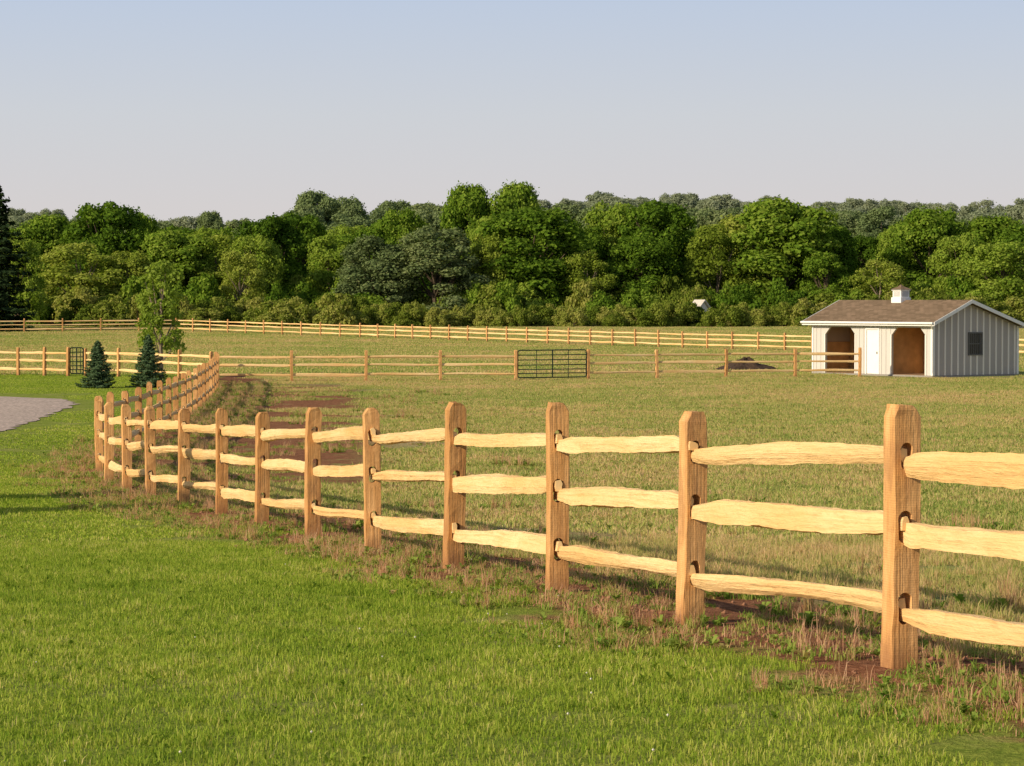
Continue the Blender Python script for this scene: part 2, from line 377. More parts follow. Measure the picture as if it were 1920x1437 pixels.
def on_drive(x,y):
    if y<93.5: return np.interp(y,[p[1] for p in DRL],[p[0] for p in DRL])-.2<x<np.interp(y,[p[1] for p in DRR],[p[0] for p in DRR])+1.0 or (y>84 and x<np.interp(y,[p[1] for p in DRR],[p[0] for p in DRR])+1.0 and y>89)
    return y<97 and x<-16

# ---------------------------------------------------------------- grass
def blades(seed,n,size,h0,h1,w,lean,clump=0,tl=(0,1),hp=1.5):
    rg=R0(seed)
    if clump:
        cc=rg.uniform(-size/2,size/2,(clump,2)); ch=rg.uniform(.5,1,clump); ci=rg.randint(0,clump,n); p=cc[ci]+rg.normal(0,size*.035,(n,2)); hm=ch[ci]; tb=rg.uniform(-.2,.2,clump)[ci]
    else: p=rg.uniform(-size/2,size/2,(n,2)); hm=np.ones(n); tb=np.zeros(n)
    an=rg.uniform(0,6.283,n); h=(h0+(h1-h0)*rg.rand(n)**hp)*hm; ww=w*rg.uniform(.6,1.3,n)
    la=rg.uniform(0,6.283,n); ll=h*lean*rg.rand(n)
    t=np.stack([np.cos(an),np.sin(an)],1)*ww[:,None]/2; l=np.stack([np.cos(la),np.sin(la)],1)*ll[:,None]
    V=np.zeros((n,5,3)); V[:,0,:2]=p-t; V[:,1,:2]=p+t; V[:,2,:2]=p-t*.8+l*.35; V[:,3,:2]=p+t*.8+l*.35; V[:,4,:2]=p+l
    V[:,0:2,2]=-.02; V[:,2:4,2]=(h*.55)[:,None]; V[:,4,2]=h*(1-.25*ll/np.maximum(h,1e-4))
    b=np.arange(n)*5
    q=np.stack([b,b+1,b+3,b+2],1).tolist(); tr=np.stack([b+2,b+3,b+4],1).tolist()
    ti=np.clip(rg.uniform(tl[0],tl[1],n)+tb,0,1)
    return V.reshape(-1,3).tolist(),q+tr,np.concatenate([ti,ti]).tolist()
def rosettes(seed,k,size,r0,r1,tl=(0,.4)):
    rg=R0(seed); V=[];Fc=[];T=[]
    for i in range(k):
        c=rg.uniform(-size/2,size/2,2); R=rg.uniform(r0,r1); nl=rg.randint(8,16); tb=rg.uniform(*tl)
        for j in range(nl):
            a=rg.uniform(0,6.283); u=np.array([math.cos(a),math.sin(a)]); v=np.array([-u[1],u[0]]); L=R*rg.uniform(.6,1.1); w=L*rg.uniform(.13,.24); up=rg.uniform(.2,.9)*L
            b=len(V); h0=.01+rg.uniform(0,.3)*R
            for q,ww,hz in ((0,.3,0),(.5,1,.75),(1,.0,.8)):
                p=c+u*L*q
                if ww>0 or q<1: V.append((*(p-v*w*ww),h0+up*hz)); V.append((*(p+v*w*ww),h0+up*hz))
                else: V.append((*p,h0+up*hz*.9))
            Fc+=[[b,b+1,b+3,b+2],[b+2,b+3,b+4]]; T+=[tb+rg.uniform(-.08,.08)]*2
    return V,Fc,T
def merge(parts):
    V=[];Fc=[];T=[]
    for v,f,t in parts:
        b=len(V); V+=v; Fc+=[[i+b for i in q] for q in f]; T+=t
    return V,Fc,T
LS=[(0,(.145,.245,.026)),(.45,(.31,.42,.053)),(.8,(.47,.51,.11)),(1,(.60,.54,.22))]
M_LAWN=leafmat('lawn_blades',LS,.45,.0,((.5,.65),(2.5,.7),(.12,.7)))
FS=[(0,(.24,.33,.08)),(.35,(.41,.44,.13)),(.65,(.56,.48,.21)),(1,(.66,.46,.27))]
M_FIELD=leafmat('field_grass_blades',FS,.42,.0,((.3,1.2),(.06,1.3),(2,.7)))
WS=[(0,(.19,.31,.05)),(.35,(.33,.40,.09)),(.6,(.48,.36,.17)),(.8,(.48,.25,.16)),(1,(.66,.44,.29))]
M_WEED=leafmat('fence_weeds_leaves',WS,.38,.0,((1.2,.6),))
def patch(name,parts,mat): 
    V,Fc,T=merge(parts); return mk(name,V,Fc,(mat,),tint=T)
L1=[patch('lawn_a',[blades(10+i,3200,1.2,.015,.05,.0055,1.4,0,(.05,.8)),blades(40+i,600,1.2,.04,.085,.005,1.1,16,(.1,1)),rosettes(42+i,4,1.2,.02,.045,(0,.3))],M_LAWN) for i in range(5)]
L2=[patch('lawn_b',[blades(20+i,2600,2.3,.015,.05,.013,1.4,0,(.05,.8)),blades(50+i,500,2.3,.03,.08,.011,1.1,20,(.1,1))],M_LAWN) for i in range(3)]
L3=[patch('lawn_c',[blades(30+i,1300,3.3,.015,.045,.03,1.4,0,(.1,.8))],M_LAWN) for i in range(2)]
F1=[patch('field_a',[blades(60+i,1700,1.2,.02,.08,.006,1.3,0,(.0,.85)),blades(70+i,1000,1.2,.05,.19,.005,.9,18,(.2,1)),rosettes(75+i,6,1.2,.02,.06,(.1,.4))],M_FIELD) for i in range(4)]
F2=[patch('field_b',[blades(80+i,2400,2.9,.02,.08,.020,1.3,0,(.0,.85)),blades(90+i,1100,2.9,.05,.16,.014,.9,34,(.1,1)),rosettes(95+i,10,2.9,.04,.09,(.1,.5))],M_FIELD) for i in range(4)]
F3=[patch('field_c',[blades(100+i,2200,7,.03,.10,.06,1.3,0,(.0,.85)),blades(110+i,800,7,.06,.20,.04,.9,40,(.0,1))],M_FIELD) for i in range(4)]
W1=[patch('weeds',[blades(120+i,260,1.1,.05,.22,.005,.9,12,(.5,1),2.0),blades(130+i,420,1.1,.02,.10,.009,1.6,14,(0,.45)),blades(140+i,260,1.1,.01,.06,.007,1.8,0,(.2,1)),rosettes(145+i,15,1.1,.025,.085,(0,.45))],M_WEED) for i in range(6)]
W2=[patch('weeds_tall',[blades(150+i,130,.5,.10,.36,.005,.6,5,(.55,1),1.2),blades(155+i,150,.6,.05,.2,.010,1.2,6,(0,.5)),rosettes(158+i,7,.6,.05,.12,(0,.4))],M_WEED) for i in range(4)]
def place(E,me,x,y,rg,sz=1.0,nm='patch'):
    o=new_obj(nm,me,E)
    o.matrix_world=Matrix.Translation((x,y,g(y)))@Matrix.Rotation(math.atan(slope(y)),4,'X')@Matrix.Rotation(rg.uniform(0,6.283),4,'Z')@Matrix.Diagonal((sz,sz,sz*rg.uniform(.85,1.15),1))
    return o
EL=empty('lawn_grass'); EF=empty('field_grass'); EW=empty('fence_line_weeds')
def scatter():
    rg=R0(77)
    def rows(y0,y1,step):
        y=y0+step/2
        while y<y1:
            hw=.25*y+2.5; x=-hw+rg.uniform(0,step)
            while x<hw:
                yield x+rg.uniform(-.1,.1)*step,y+rg.uniform(-.1,.1)*step
                x+=step
            y+=step
    for (y0,y1,st,LM,FM,tol) in ((7,26,1.0,L1,F1,.5),(26,50,1.9,L2,F2,.9),(50,125,2.5,L3,F2,1.3),(125,292,5.6,None,F3,2)):
        for x,y in rows(y0,y1,st):
            s=sdist(x,y)
            if s<-.62-tol*.35:
                if LM is None: continue
                if on_drive(x,y): continue
                place(EL,LM[rg.randint(len(LM))],x,y,rg,1,'lawn_patch')
            elif s>1.15+tol*.2:
                if 16<x<24 and 117<y<130: continue
                if 42<y<109 and 1.0<s<5.2 and rg.rand()<.72: continue
                if y<40 and s<4 and rg.rand()<.22: continue
                place(EF,FM[rg.randint(len(FM))],x,y,rg,1,'field_patch')
    y=6
    while y<112:
        k=1.0 if y<30 else (1.25 if y<50 else 1.6)
        for ds in (-.75,-.2,.4,1.0,1.6):
            if rg.rand()<(.75 if ds<-.5 else .55): place(EW,W1[rg.randint(6)],Xf(y)+ds+rg.uniform(-.3,.3),y+rg.uniform(-.3,.3),rg,rg.uniform(.55,.95)*k,'weed_clump')
            if rg.rand()<.28: place(EW,W2[rg.randint(4)],Xf(y)+ds+rg.uniform(-.3,.3),y+rg.uniform(-.3,.3),rg,rg.uniform(.5,1.0),'tall_weed')
        y+=.75*k
    for i in range(140):
        y=rg.uniform(10,100); x=rg.uniform(Xf(y)+1,min(.25*y+2,Xf(y)+9)); place(EW,(W1+W2)[rg.randint(10)],x,y,rg,rg.uniform(.6,1.2),'weed_clump')
    # clods and small stones on the bare soil
    ms=principled('soil_clod',(.30,.15,.085),.95,30,.4); V=[];Fc=[]
    for i in range(1500):
        y=rg.uniform(9,60)**1.0; x=Xf(y)+rg.normal(.35,.5); r=rg.uniform(.008,.03); z=g(y)+r*.2; b=len(V)
        q=rg.uniform(.6,1.2,6)*r
        V+=[(x-q[0],y,z),(x+q[1],y,z),(x,y-q[2],z),(x,y+q[3],z),(x,y,z-q[4]),(x+r*.2,y,z+q[5]*.8)]
        Fc+=[(b+a_,b+c_,b+e_) for a_ in (0,1) for c_ in (2,3) for e_ in (4,5)]
    new_obj('soil_clods',mk('soil_clods',V,Fc,(ms,)),EW)
    mw=principled('dandelion_clock',(.62,.60,.52),.9); V=[];Fc=[]
    for i in range(45):
        y=rg.uniform(9,22); x=rg.uniform(-.24*y-1,.24*y+1)
        r=rg.uniform(.004,.007); z=g(y)+rg.uniform(.03,.06); b=len(V)
        V+=[(x-r,y,z),(x+r,y,z),(x,y-r,z),(x,y+r,z),(x,y,z-r),(x,y,z+r)]
        Fc+=[(b+a_,b+c_,b+e_) for a_ in (0,1) for c_ in (2,3) for e_ in (4,5)]
    new_obj('dandelion_heads',mk('dandelion_heads',V,Fc,(mw,)),EL)
scatter()

# ---------------------------------------------------------------- trees
def leaves(c,nrm,size,rg,asp=.75):
    n=len(c); nrm=nrm/np.maximum(np.linalg.norm(nrm,axis=1,keepdims=True),1e-6)
    r=rg.normal(size=(n,3)); t=np.cross(nrm,r); t/=np.maximum(np.linalg.norm(t,axis=1,keepdims=True),1e-6); b=np.cross(nrm,t)
    s=size[:,None]/2
    V=np.stack([c-t*s*1.1,c-b*s*asp+t*s*.1,c+t*s,c+b*s*asp-t*s*.1],1)
    return V.reshape(-1,3),np.arange(n*4).reshape(n,4)
def fin(name,mb,Vl,Fl,tint,mats):
    nb=len(mb.V); V=mb.V+Vl.tolist(); Fc=list(mb.F)+(Fl+nb).tolist()
    return mk(name,V,Fc,mats,[0]*len(mb.F)+[1]*len(Fl),[.5]*len(mb.F)+tint.tolist())
def decid(seed,mat,bark,H=14,W=10,nl=85,leaf=.36,nleaf=300,base=.04,lr=.125,top=.45):
    rg=R0(seed); mb=MB(); C=[];Rr=[]
    for i in range(nl):
        t=rg.rand()**.9; pk=top*.85
        prof=math.sqrt(max(.03,1-((t-pk)/(1.06-pk if t>pk else top*1.6))**2))
        an=rg.uniform(0,6.283); rr=W*.5*prof*math.sqrt(rg.uniform(.3,1))*.80
        r=W*lr*rg.uniform(.6,1.3)
        C.append((rr*math.cos(an),rr*math.sin(an),H*(base+(1-base)*t)-r*.8)); Rr.append(r)
    C=np.array(C); Rr=np.array(Rr)
    tr=[(0,0,-.5)]; 
    for k in range(1,7): tr.append((rg.uniform(-.25,.25)*W*.05*k/3,rg.uniform(-.25,.25)*W*.05*k/3,H*.8*k/6))
    mb.tube(tr,[H*.022*(1-.13*k) for k in range(7)],7)
    for i in range(0,nl,3):
        k=min(5,max(1,int(C[i][2]/(H*.8)*6*.6))); p=Vector(tr[k]); q=Vector(C[i]); m=p.lerp(q,.5)+Vector((0,0,-.05*H*rg.rand()))
        mb.tube([p,m,q],[H*.009,H*.006,H*.003],5)
    cs=[];ns=[];ts=[]
    for c,r in zip(C,Rr):
        n=int(nleaf*(r/(W*lr))**2); d=rg.normal(size=(n,3)); d/=np.linalg.norm(d,axis=1,keepdims=True)
        fl=rg.rand(n)<.6; d[:,2]=np.where((d[:,2]<-.3)&fl,-d[:,2],d[:,2])
        bump=1+.22*np.sin(d[:,0]*5+c[0]*3)*np.sin(d[:,1]*5+c[1])*np.sin(d[:,2]*4+c[2])
        rad=r*bump*np.where(rg.rand(n)<.14,rg.uniform(1.0,1.35,n),rg.uniform(.7,1.08,n))
        p=c+d*rad[:,None]*np.array([1,1,.85]); cs.append(p); ns.append(d+rg.normal(0,.5,(n,3))); ts.append(np.clip(rg.normal(.5,.17,n)+rg.uniform(-.14,.14),0,1))
    cs=np.concatenate(cs);ns=np.concatenate(ns);ts=np.concatenate(ts)
    Vl,Fl=leaves(cs,ns,leaf*rg.uniform(.6,1.35,len(cs)),rg)
    return fin('tree_mesh',mb,Vl,Fl,ts,(bark,mat))
def conif(seed,mat,bark,H=14,W=7,nb=150,leaf=.35,nleaf=60,power=.8,droop=.25,base=.04,irr=(.72,1.1)):
    rg=R0(seed); mb=MB(); mb.tube([(0,0,-.3),(0,0,H*.5),(0,0,H*.99)],[H*.018,H*.011,H*.002],7)
    cs=[];ns=[];ts=[]
    for i in range(nb):
        t=(i+rg.rand())/nb; t=t**1.15; L=W*.5*(1-t)**power*rg.uniform(*irr)+W*.02; an=i*2.399+rg.uniform(-.3,.3); z=H*(base+(1-base)*t)
        u=np.array([math.cos(an),math.sin(an),0]); v=np.array([-u[1],u[0],0])
        n=max(8,int(nleaf*(.25+L/(W*.5))))
        x=rg.rand(n)**.7; zz=z-droop*L*x**1.5+.18*L*x**4; wd=L*.22*(1.1-x)+leaf*.2
        p=u*(x*L)[:,None]+v*(rg.normal(0,1,n)*wd)[:,None]; p[:,2]+=zz+rg.normal(0,leaf*.22,n)
        mb.tube([(0,0,z),tuple(u*L*.85+np.array([0,0,z-droop*L*.6]))],[H*.004*(1-t)+.001,H*.001],4,cap=False)
        cs.append(p); ns.append(u*.5+np.array([0,0,.9])+rg.normal(0,.4,(n,3))); ts.append(np.clip(.25+.4*x+rg.normal(0,.15,n),0,1))
    cs=np.concatenate(cs);ns=np.concatenate(ns);ts=np.concatenate(ts)
    Vl,Fl=leaves(cs,ns,leaf*rg.uniform(.6,1.3,len(cs)),rg,.5)
    return fin('conifer_mesh',mb,Vl,Fl,ts,(bark,mat))
M_T1=leafmat('leaves_green',[(0,(.06,.12,.014)),(.35,(.12,.215,.022)),(.65,(.19,.295,.034)),(1,(.29,.38,.06))],.40,.85)
M_T2=leafmat('leaves_light',[(0,(.13,.19,.022)),(.5,(.24,.32,.042)),(1,(.38,.42,.09))],.40,.7)
M_TP=leafmat('pine_needles',[(0,(.08,.12,.045)),(.5,(.15,.205,.08)),(1,(.24,.28,.12))],.28,.3)
M_TD=leafmat('spruce_needles_dark',[(0,(.015,.03,.012)),(.5,(.03,.055,.02)),(1,(.05,.08,.03))],.1,.2)
M_TB=leafmat('shrub_leaves',[(0,(.09,.14,.018)),(.5,(.21,.27,.04)),(1,(.37,.37,.10))],.38,.8)
M_TH=leafmat('leaves_hazy',[(0,(.12,.175,.07)),(.5,(.18,.245,.10)),(1,(.26,.31,.145))],.3,.5)  # distance haze is mixed into these leaf colours, more so in the next set
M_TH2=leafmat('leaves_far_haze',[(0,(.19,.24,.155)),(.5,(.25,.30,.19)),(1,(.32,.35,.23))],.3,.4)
TR=[decid(200+i,M_T1,M_BARK,top=.38+.05*i,nl=74+7*i,W=10) for i in range(7)]
TL=[decid(210+i,M_T2,M_BARKP,top=.5,nl=76,nleaf=250) for i in range(3)]
TC=[decid(220+i,M_TP,M_BARK,top=.22+.08*i,nl=95,nleaf=280,lr=.10,leaf=.30) for i in range(2)]
TDK=[conif(230,M_TD,M_BARK,14,7,150,.42,110,.62,.28,.02,(.5,1.15))]
SH=[decid(240+i,M_TB,M_BARK,H=3,W=4.2,nl=24,leaf=.24,nleaf=210,base=0,lr=.16,top=.3) for i in range(5)]
ET=empty('distant_tree_line'); 
def put(E,me,H,W,px,topy,wpx,d,rg,mat=None,nm='tree',gz=None):
    x=(px-960)/F*d; gz=g(d) if gz is None else gz
    h=(HY-topy)/F*d+EYE-gz; w=wpx/F*d
    o=new_obj(nm,me,E); o.location=(x,d,gz); o.rotation_euler=(0,0,rg.uniform(0,6.28)); o.scale=(w/W,w/W,h/H)
    if mat is not None: o.material_slots[1].link='OBJECT'; o.material_slots[1].material=mat
    return o
rg=R0(5)
def T(px,ty,w,d=325,k='g'):
    me,W={'g':(TR[rg.randint(7)],10.3),'l':(TL[rg.randint(3)],10.3),'p':(TC[rg.randint(2)],10),'d':(TDK[0],7)}[k]
    put(ET,me,14.1,W,px,ty,w,d,rg)
for a in [(85,402,150,330),(205,378,190,322),(150,455,190,310,'l'),(240,470,120,312,'l'),(330,432,180,318),(405,440,190,320,'l'),(480,440,120,316),(505,402,170,335),(560,398,150,345),(620,440,130,325,'g'),
  (700,442,190,312,'p'),(815,425,220,310,'p'),(752,392,120,350),(878,345,130,345),(962,342,140,345),(925,400,120,330),(992,388,240,315),(915,440,110,312,'l'),(1085,415,150,330),
  (1100,470,120,312,'l'),(1150,378,150,335),(1235,375,180,328),(1200,440,160,316),(1300,430,120,335),(1345,420,160,318,'l'),(1400,400,170,330,'l'),(1472,372,250,318),(1560,430,140,322),(1545,470,110,312,'g'),
  (1650,487,130,308,'l'),(1620,440,120,340),(1690,420,130,338),(1745,390,180,325),(1800,440,120,315,'g'),(1860,405,170,325),(1880,450,170,305),(1930,420,180,315),(2010,400,200,320),(2110,410,200,325),(2210,400,200,325),
  (-8,340,170,262,'d'),(-70,330,200,268,'d'),(-140,360,200,270,'d'),(35,440,110,290,'g'),(-220,400,200,300),(-320,410,220,310),
  (30,430,130,330),(270,395,80,350),(450,470,110,308,'l')]: T(*a)
for r,(d0,d1,ty,n) in enumerate([(350,385,440,34),(400,470,432,34)]):
    for i in range(n):
        T(-350+i*2600/n+rg.uniform(-25,25),ty+rg.uniform(-22,25),rg.uniform(110,170),rg.uniform(d0,d1),'g')
for i in range(100):
    d=rg.uniform(302,318); put(ET,SH[rg.randint(5)],3.0,4.3,-300+i*2500/100+rg.uniform(-10,10),rg.uniform(515,560),rg.uniform(60,105),d,rg,M_T1 if rg.rand()<.6 else None,'shrub')
rg=R0(8)
for i in range(430):
    d=rg.uniform(500,960)**1.0; x=rg.uniform(-.27,.27)*d; hz=3*math.sin(x/90.)+2*math.sin(x/37.+1); gz=g(d)+min(1,max(0,(d-400)/400))*hz
    o=new_obj('tree',(TR+TL)[rg.randint(10)],ET); s=rg.uniform(.65,1.25); o.location=(x,d,gz); o.rotation_euler=(0,0,rg.uniform(0,6.28)); o.scale=(s*1.15,s*1.15,s*.95)
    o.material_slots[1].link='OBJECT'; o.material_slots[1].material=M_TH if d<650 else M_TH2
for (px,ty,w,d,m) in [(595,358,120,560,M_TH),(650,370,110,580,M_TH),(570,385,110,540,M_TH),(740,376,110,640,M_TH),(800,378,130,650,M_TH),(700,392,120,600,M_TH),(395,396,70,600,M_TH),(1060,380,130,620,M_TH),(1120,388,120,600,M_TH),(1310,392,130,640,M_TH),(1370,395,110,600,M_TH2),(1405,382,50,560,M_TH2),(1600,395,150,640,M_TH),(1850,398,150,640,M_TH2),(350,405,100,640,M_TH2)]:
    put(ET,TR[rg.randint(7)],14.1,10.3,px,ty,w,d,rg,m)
EH=empty('hedgerow'); rg=R0(12)
for i in range(62):
    px=640+i*14.5+rg.uniform(-4,4); put(EH,SH[rg.randint(5)],3.0,4.3,px,rg.uniform(564,584),rg.uniform(42,66),rg.uniform(287,293),rg,None,'shrub')
for i in range(46):
    px=130+i*12+rg.uniform(-8,8); put(EH,SH[rg.randint(5)],3.0,4.3,px,rg.uniform(548,582),rg.uniform(45,90),rg.uniform(286,300),rg,None,'shrub')
for i in range(30):
    px=1520+i*22+rg.uniform(-8,8); put(EH,SH[rg.randint(5)],3.0,4.3,px,rg.uniform(545,575),rg.uniform(60,100),rg.uniform(286,300),rg,None,'shrub')
M_SP=leafmat('blue_spruce_needles',[(0,(.035,.075,.035)),(.5,(.08,.14,.065)),(1,(.15,.21,.10))],.15,.1)
for i,(px,ty,w,by) in enumerate([(183,640,72,728),(278,629,68,726)]):
    d=104+i*.7; me=conif(250+i,M_SP,M_BARK,1.8,1.65,150,.07,150,.75,.22,.04,(.6,1.15)); 
    o=new_obj('spruce_tree',me); x=(px-960)/F*d; o.location=(x,d,g(d)); h=(HY-ty)/F*d+EYE-g(d); o.scale=(1,1,h/1.8)
mes=conif(255,M_SP,M_BARK,4.2,2.6,170,.16,160,.6,.22,.04,(.6,1.15))  # unseen spruces left of frame, added and sized to cast the lawn shadow streaks
for i,(x,y,h,w_) in enumerate([(-10.9,30.6,1.03,.95),(-11.5,35.2,.96,1.0)]):
    o=new_obj('spruce_tree',mes); o.location=(x,y,g(y)); o.scale=(w_,w_,h); o.rotation_euler=(0,0,i*2)
M_YG=leafmat('young_tree_leaves',[(0,(.14,.22,.025)),(.5,(.24,.34,.05)),(1,(.36,.44,.10))],.45,.1)
yt=decid(261,M_YG,M_BARKP,H=5.2,W=2.5,nl=50,leaf=.15,nleaf=85,base=.30,lr=.12,top=.45)
o=new_obj('young_shade_tree',yt); o.location=((302-960)/F*119,119,0)

# ---------------------------------------------------------------- barn
def barn():
    E=empty('horse_run_in_shed',(14.2,126,0),math.atan2(-.806,.592))
    def siding(name,c):
        m,nt,out=newmat(name); b=N(nt,'ShaderNodeBsdfPrincipled'); b.inputs['Roughness'].default_value=.6; b.inputs['Specular IOR Level'].default_value=.2
        tc=N(nt,'ShaderNodeTexCoord'); nz=noise(nt,1,4,mapping(nt,tc.outputs['Object'],(5,5,.7))); nt.links.new(mixc(nt,nz,tuple(x*.86 for x in c),c),b.inputs['Base Color']); nt.links.new(b.outputs[0],out.inputs[0]); return m
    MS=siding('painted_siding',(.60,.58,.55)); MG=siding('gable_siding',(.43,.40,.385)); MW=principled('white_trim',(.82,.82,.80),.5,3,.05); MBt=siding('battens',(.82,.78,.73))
    MI=principled('plywood_interior',(.62,.39,.18),.8,2.5,.3); MK=principled('black_iron',(.02,.02,.02),.5); MGl=principled('window_dark',(.03,.03,.035),.15,spec=.5); MCc=principled('concrete',(.30,.28,.25),.9,8,.2); MF=principled('dirt_floor',(.30,.19,.11),.95,6,.3)
    MR,nt,out=newmat('brown_shingles'); b=N(nt,'ShaderNodeBsdfPrincipled'); b.inputs['Roughness'].default_value=.9; b.inputs['Specular IOR Level'].default_value=.1
    tc=N(nt,'ShaderNodeTexCoord'); br=N(nt,'ShaderNodeTexBrick'); br.inputs['Scale'].default_value=1; br.inputs['Brick Width'].default_value=.3; br.inputs['Row Height'].default_value=.14; br.inputs['Mortar Size'].default_value=.006
    br.inputs['Color1'].default_value=(.17,.12,.075,1); br.inputs['Color2'].default_value=(.30,.21,.14,1); br.inputs['Mortar'].default_value=(.06,.045,.035,1); nt.links.new(tc.outputs['Object'],br.inputs['Vector'])
    nt.links.new(mixc(nt,mth(nt,'MULTIPLY',noise(nt,3,6,tc.outputs['Object'],.7),.6),br.outputs['Color'],(.15,.11,.07)),b.inputs['Base Color']); nt.links.new(b.outputs[0],out.inputs[0])
    L=7.9;D=5.5;hf=2.50;hb=2.30;hr=3.38;rv=2.1;th=.10
    mb=MB(); mb.box(-.03,L+.03,-.03,D+.03,-.3,.07); new_obj('foundation',mb.mesh('f',(MCc,)),E)
    mb=MB(); mb.box(th,L-th,.02,D-th,.075,.09); new_obj('floor',mb.mesh('fl',(MF,)),E)
    O1=(.9,2.88);O2=(5.3,7.43);DR=(3.66,4.43); to=2.22; ch=.32; z0=.075
    mb=MB()
    mb.prism([(0,z0),(O1[0],z0),(O1[0],hf),(0,hf)],'y',0,th)
    mb.prism([(O1[1],z0),(DR[0],z0),(DR[0],hf),(O1[1],hf)],'y',0,th)
    mb.prism([(DR[1],z0),(O2[0],z0),(O2[0],hf),(DR[1],hf)],'y',0,th)
    mb.prism([(O2[1],z0),(L,z0),(L,hf),(O2[1],hf)],'y',0,th)
    for a,b_ in (O1,O2): mb.prism([(a,hf),(a,to-ch),(a+ch,to),(b_-ch,to),(b_,to-ch),(b_,hf)],'y',0,th)
    mb.prism([(DR[0],2.12),(DR[1],2.12),(DR[1],hf),(DR[0],hf)],'y',0,th)
    new_obj('front_wall',mb.mesh('fw',(MS,)),E)
    mb=MB()
    x=.28
    while x<L-.1:
        if (O1[0]-.05<x<O1[1]+.05) or (O2[0]-.05<x<O2[1]+.05): zb=to+.02
        elif DR[0]-.12<x<DR[1]+.12: zb=2.22
        else: zb=z0
        mb.box(x-.018,x+.018,-.022,0,zb,hf-.15); x+=.29
    new_obj('front_battens',mb.mesh('fb',(MS,)),E)
    mb=MB(); mb.box(DR[0],DR[1],.02,.06,z0,2.12); mb.box(DR[0]-.07,DR[0],-.03,.02,z0,2.19); mb.box(DR[1],DR[1]+.07,-.03,.02,z0,2.19); mb.box(DR[0],DR[1],-.03,.02,2.12,2.19)
    new_obj('door',mb.mesh('d',(MW,)),E)
    mb=MB(); mb.box(DR[1]-.12,DR[1]-.08,-.01,.02,1.0,1.1); new_obj('door_handle',mb.mesh('dh',(MK,)),E)
    mb=MB()
    for a,b_ in (O1,O2):
        mb.box(a-.07,a-.001,-.03,-.001,z0,to-ch); mb.box(b_+.001,b_+.07,-.03,-.001,z0,to-ch)
    new_obj('opening_trim',mb.mesh('ot',(MBt,)),E)
    wy0,wy1,wz0,wz1=2.30,3.10,1.02,1.95
    def roofz(y): return hf+(hr-hf)*y/rv if y<rv else hr+(hb-hr)*(y-rv)/(D-rv)
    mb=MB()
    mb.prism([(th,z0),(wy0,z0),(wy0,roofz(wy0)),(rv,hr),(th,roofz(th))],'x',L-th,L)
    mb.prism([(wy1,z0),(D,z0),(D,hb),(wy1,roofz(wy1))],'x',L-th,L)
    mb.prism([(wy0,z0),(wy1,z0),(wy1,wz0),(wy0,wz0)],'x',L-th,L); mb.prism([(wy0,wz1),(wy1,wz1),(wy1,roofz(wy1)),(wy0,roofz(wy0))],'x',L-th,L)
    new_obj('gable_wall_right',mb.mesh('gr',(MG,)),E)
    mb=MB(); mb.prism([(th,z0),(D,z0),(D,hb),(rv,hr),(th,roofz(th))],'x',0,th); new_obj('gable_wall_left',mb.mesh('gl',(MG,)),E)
    mb=MB(); y=.36
    while y<D-.1:
        zt=roofz(y)-.06
        if wy0-.1<y<wy1+.1:
            mb.box(L,L+.025,y-.045,y+.045,z0,wz0-.07); mb.box(L,L+.025,y-.045,y+.045,wz1+.07,zt)
        else: mb.box(L,L+.025,y-.045,y+.045,z0,zt)
        mb.box(-.025,0,y-.045,y+.045,z0,zt)
        y+=.41
    new_obj('gable_battens',mb.mesh('gb',(MBt,)),E)
    mb=MB(); mb.box(th,L-th,D-th,D,z0,hb); new_obj('back_wall',mb.mesh('bw',(MS,)),E)
    mb=MB(); 
    mb.box(L-.001,L+.04,-.04,.09,z0,hf-.02); mb.box(L-.09,L-.001,-.04,-.001,z0,hf-.15); mb.box(.001,.09,-.04,-.001,z0,hf-.15); mb.box(L+.001,L+.04,D-.09,D+.03,z0,hb-.02); mb.box(0,L-.1,-.035,-.002,hf-.14,hf-.03)
    new_obj('corner_trim',mb.mesh('ct',(MW,)),E)
    mb=MB(); mb.box(L-.06,L-.05,wy0,wy1,wz0,wz1,0)
    new_obj('window_glass',mb.mesh('wg',(MGl,)),E)
    mb=MB()
    for a in ((wy0-.06,wy0,wz0-.06,wz1+.06),(wy1,wy1+.06,wz0-.06,wz1+.06),(wy0,wy1,wz0-.06,wz0),(wy0,wy1,wz1,wz1+.06)): mb.box(L+.001,L+.045,a[0],a[1],a[2],a[3])
    for k in range(1,6): yy=wy0+(wy1-wy0)*k/6; mb.box(L+.005,L+.025,yy-.012,yy+.012,wz0,wz1)
    mb.box(L+.026,L+.04,wy0,wy1,(wz0+wz1)/2-.02,(wz0+wz1)/2+.02)
    new_obj('window_grille',mb.mesh('wgr',(principled('grille_metal',(.10,.10,.10),.5),)),E)
    mb=MB()
    di=2.3
    mb.box(th+.01,L-th-.01,di,di+.03,.09,2.45); mb.box(3.15,3.18,th+.01,di-.01,.09,2.45); mb.box(5.0,5.03,th+.01,di-.01,.09,2.45); mb.box(th+.005,th+.03,th+.01,di-.01,.09,1.5); mb.box(L-th-.03,L-th-.005,th+.01,di-.01,.09,2.45)
    new_obj('interior_panels',mb.mesh('ip',(MI,)),E)
    mb=MB(); mb.box(2.2,2.95,di-.04,di-.01,1.2,2.1); new_obj('stall_window',mb.mesh('sw',(MGl,)),E)
    mb=MB()
    for k in range(6): xx=2.22+k*.14; mb.box(xx-.012,xx+.012,di-.07,di-.05,1.2,2.1)
    mb.box(2.15,3.0,di-.08,di-.045,2.1,2.16); mb.box(2.15,3.0,di-.08,di-.045,1.14,1.2); new_obj('stall_window_bars',mb.mesh('sb',(MK,)),E)
    mb=MB(); mb.box(th,L-th,th,D-th,2.46,2.48); new_obj('ceiling',mb.mesh('ce',(MI,)),E)
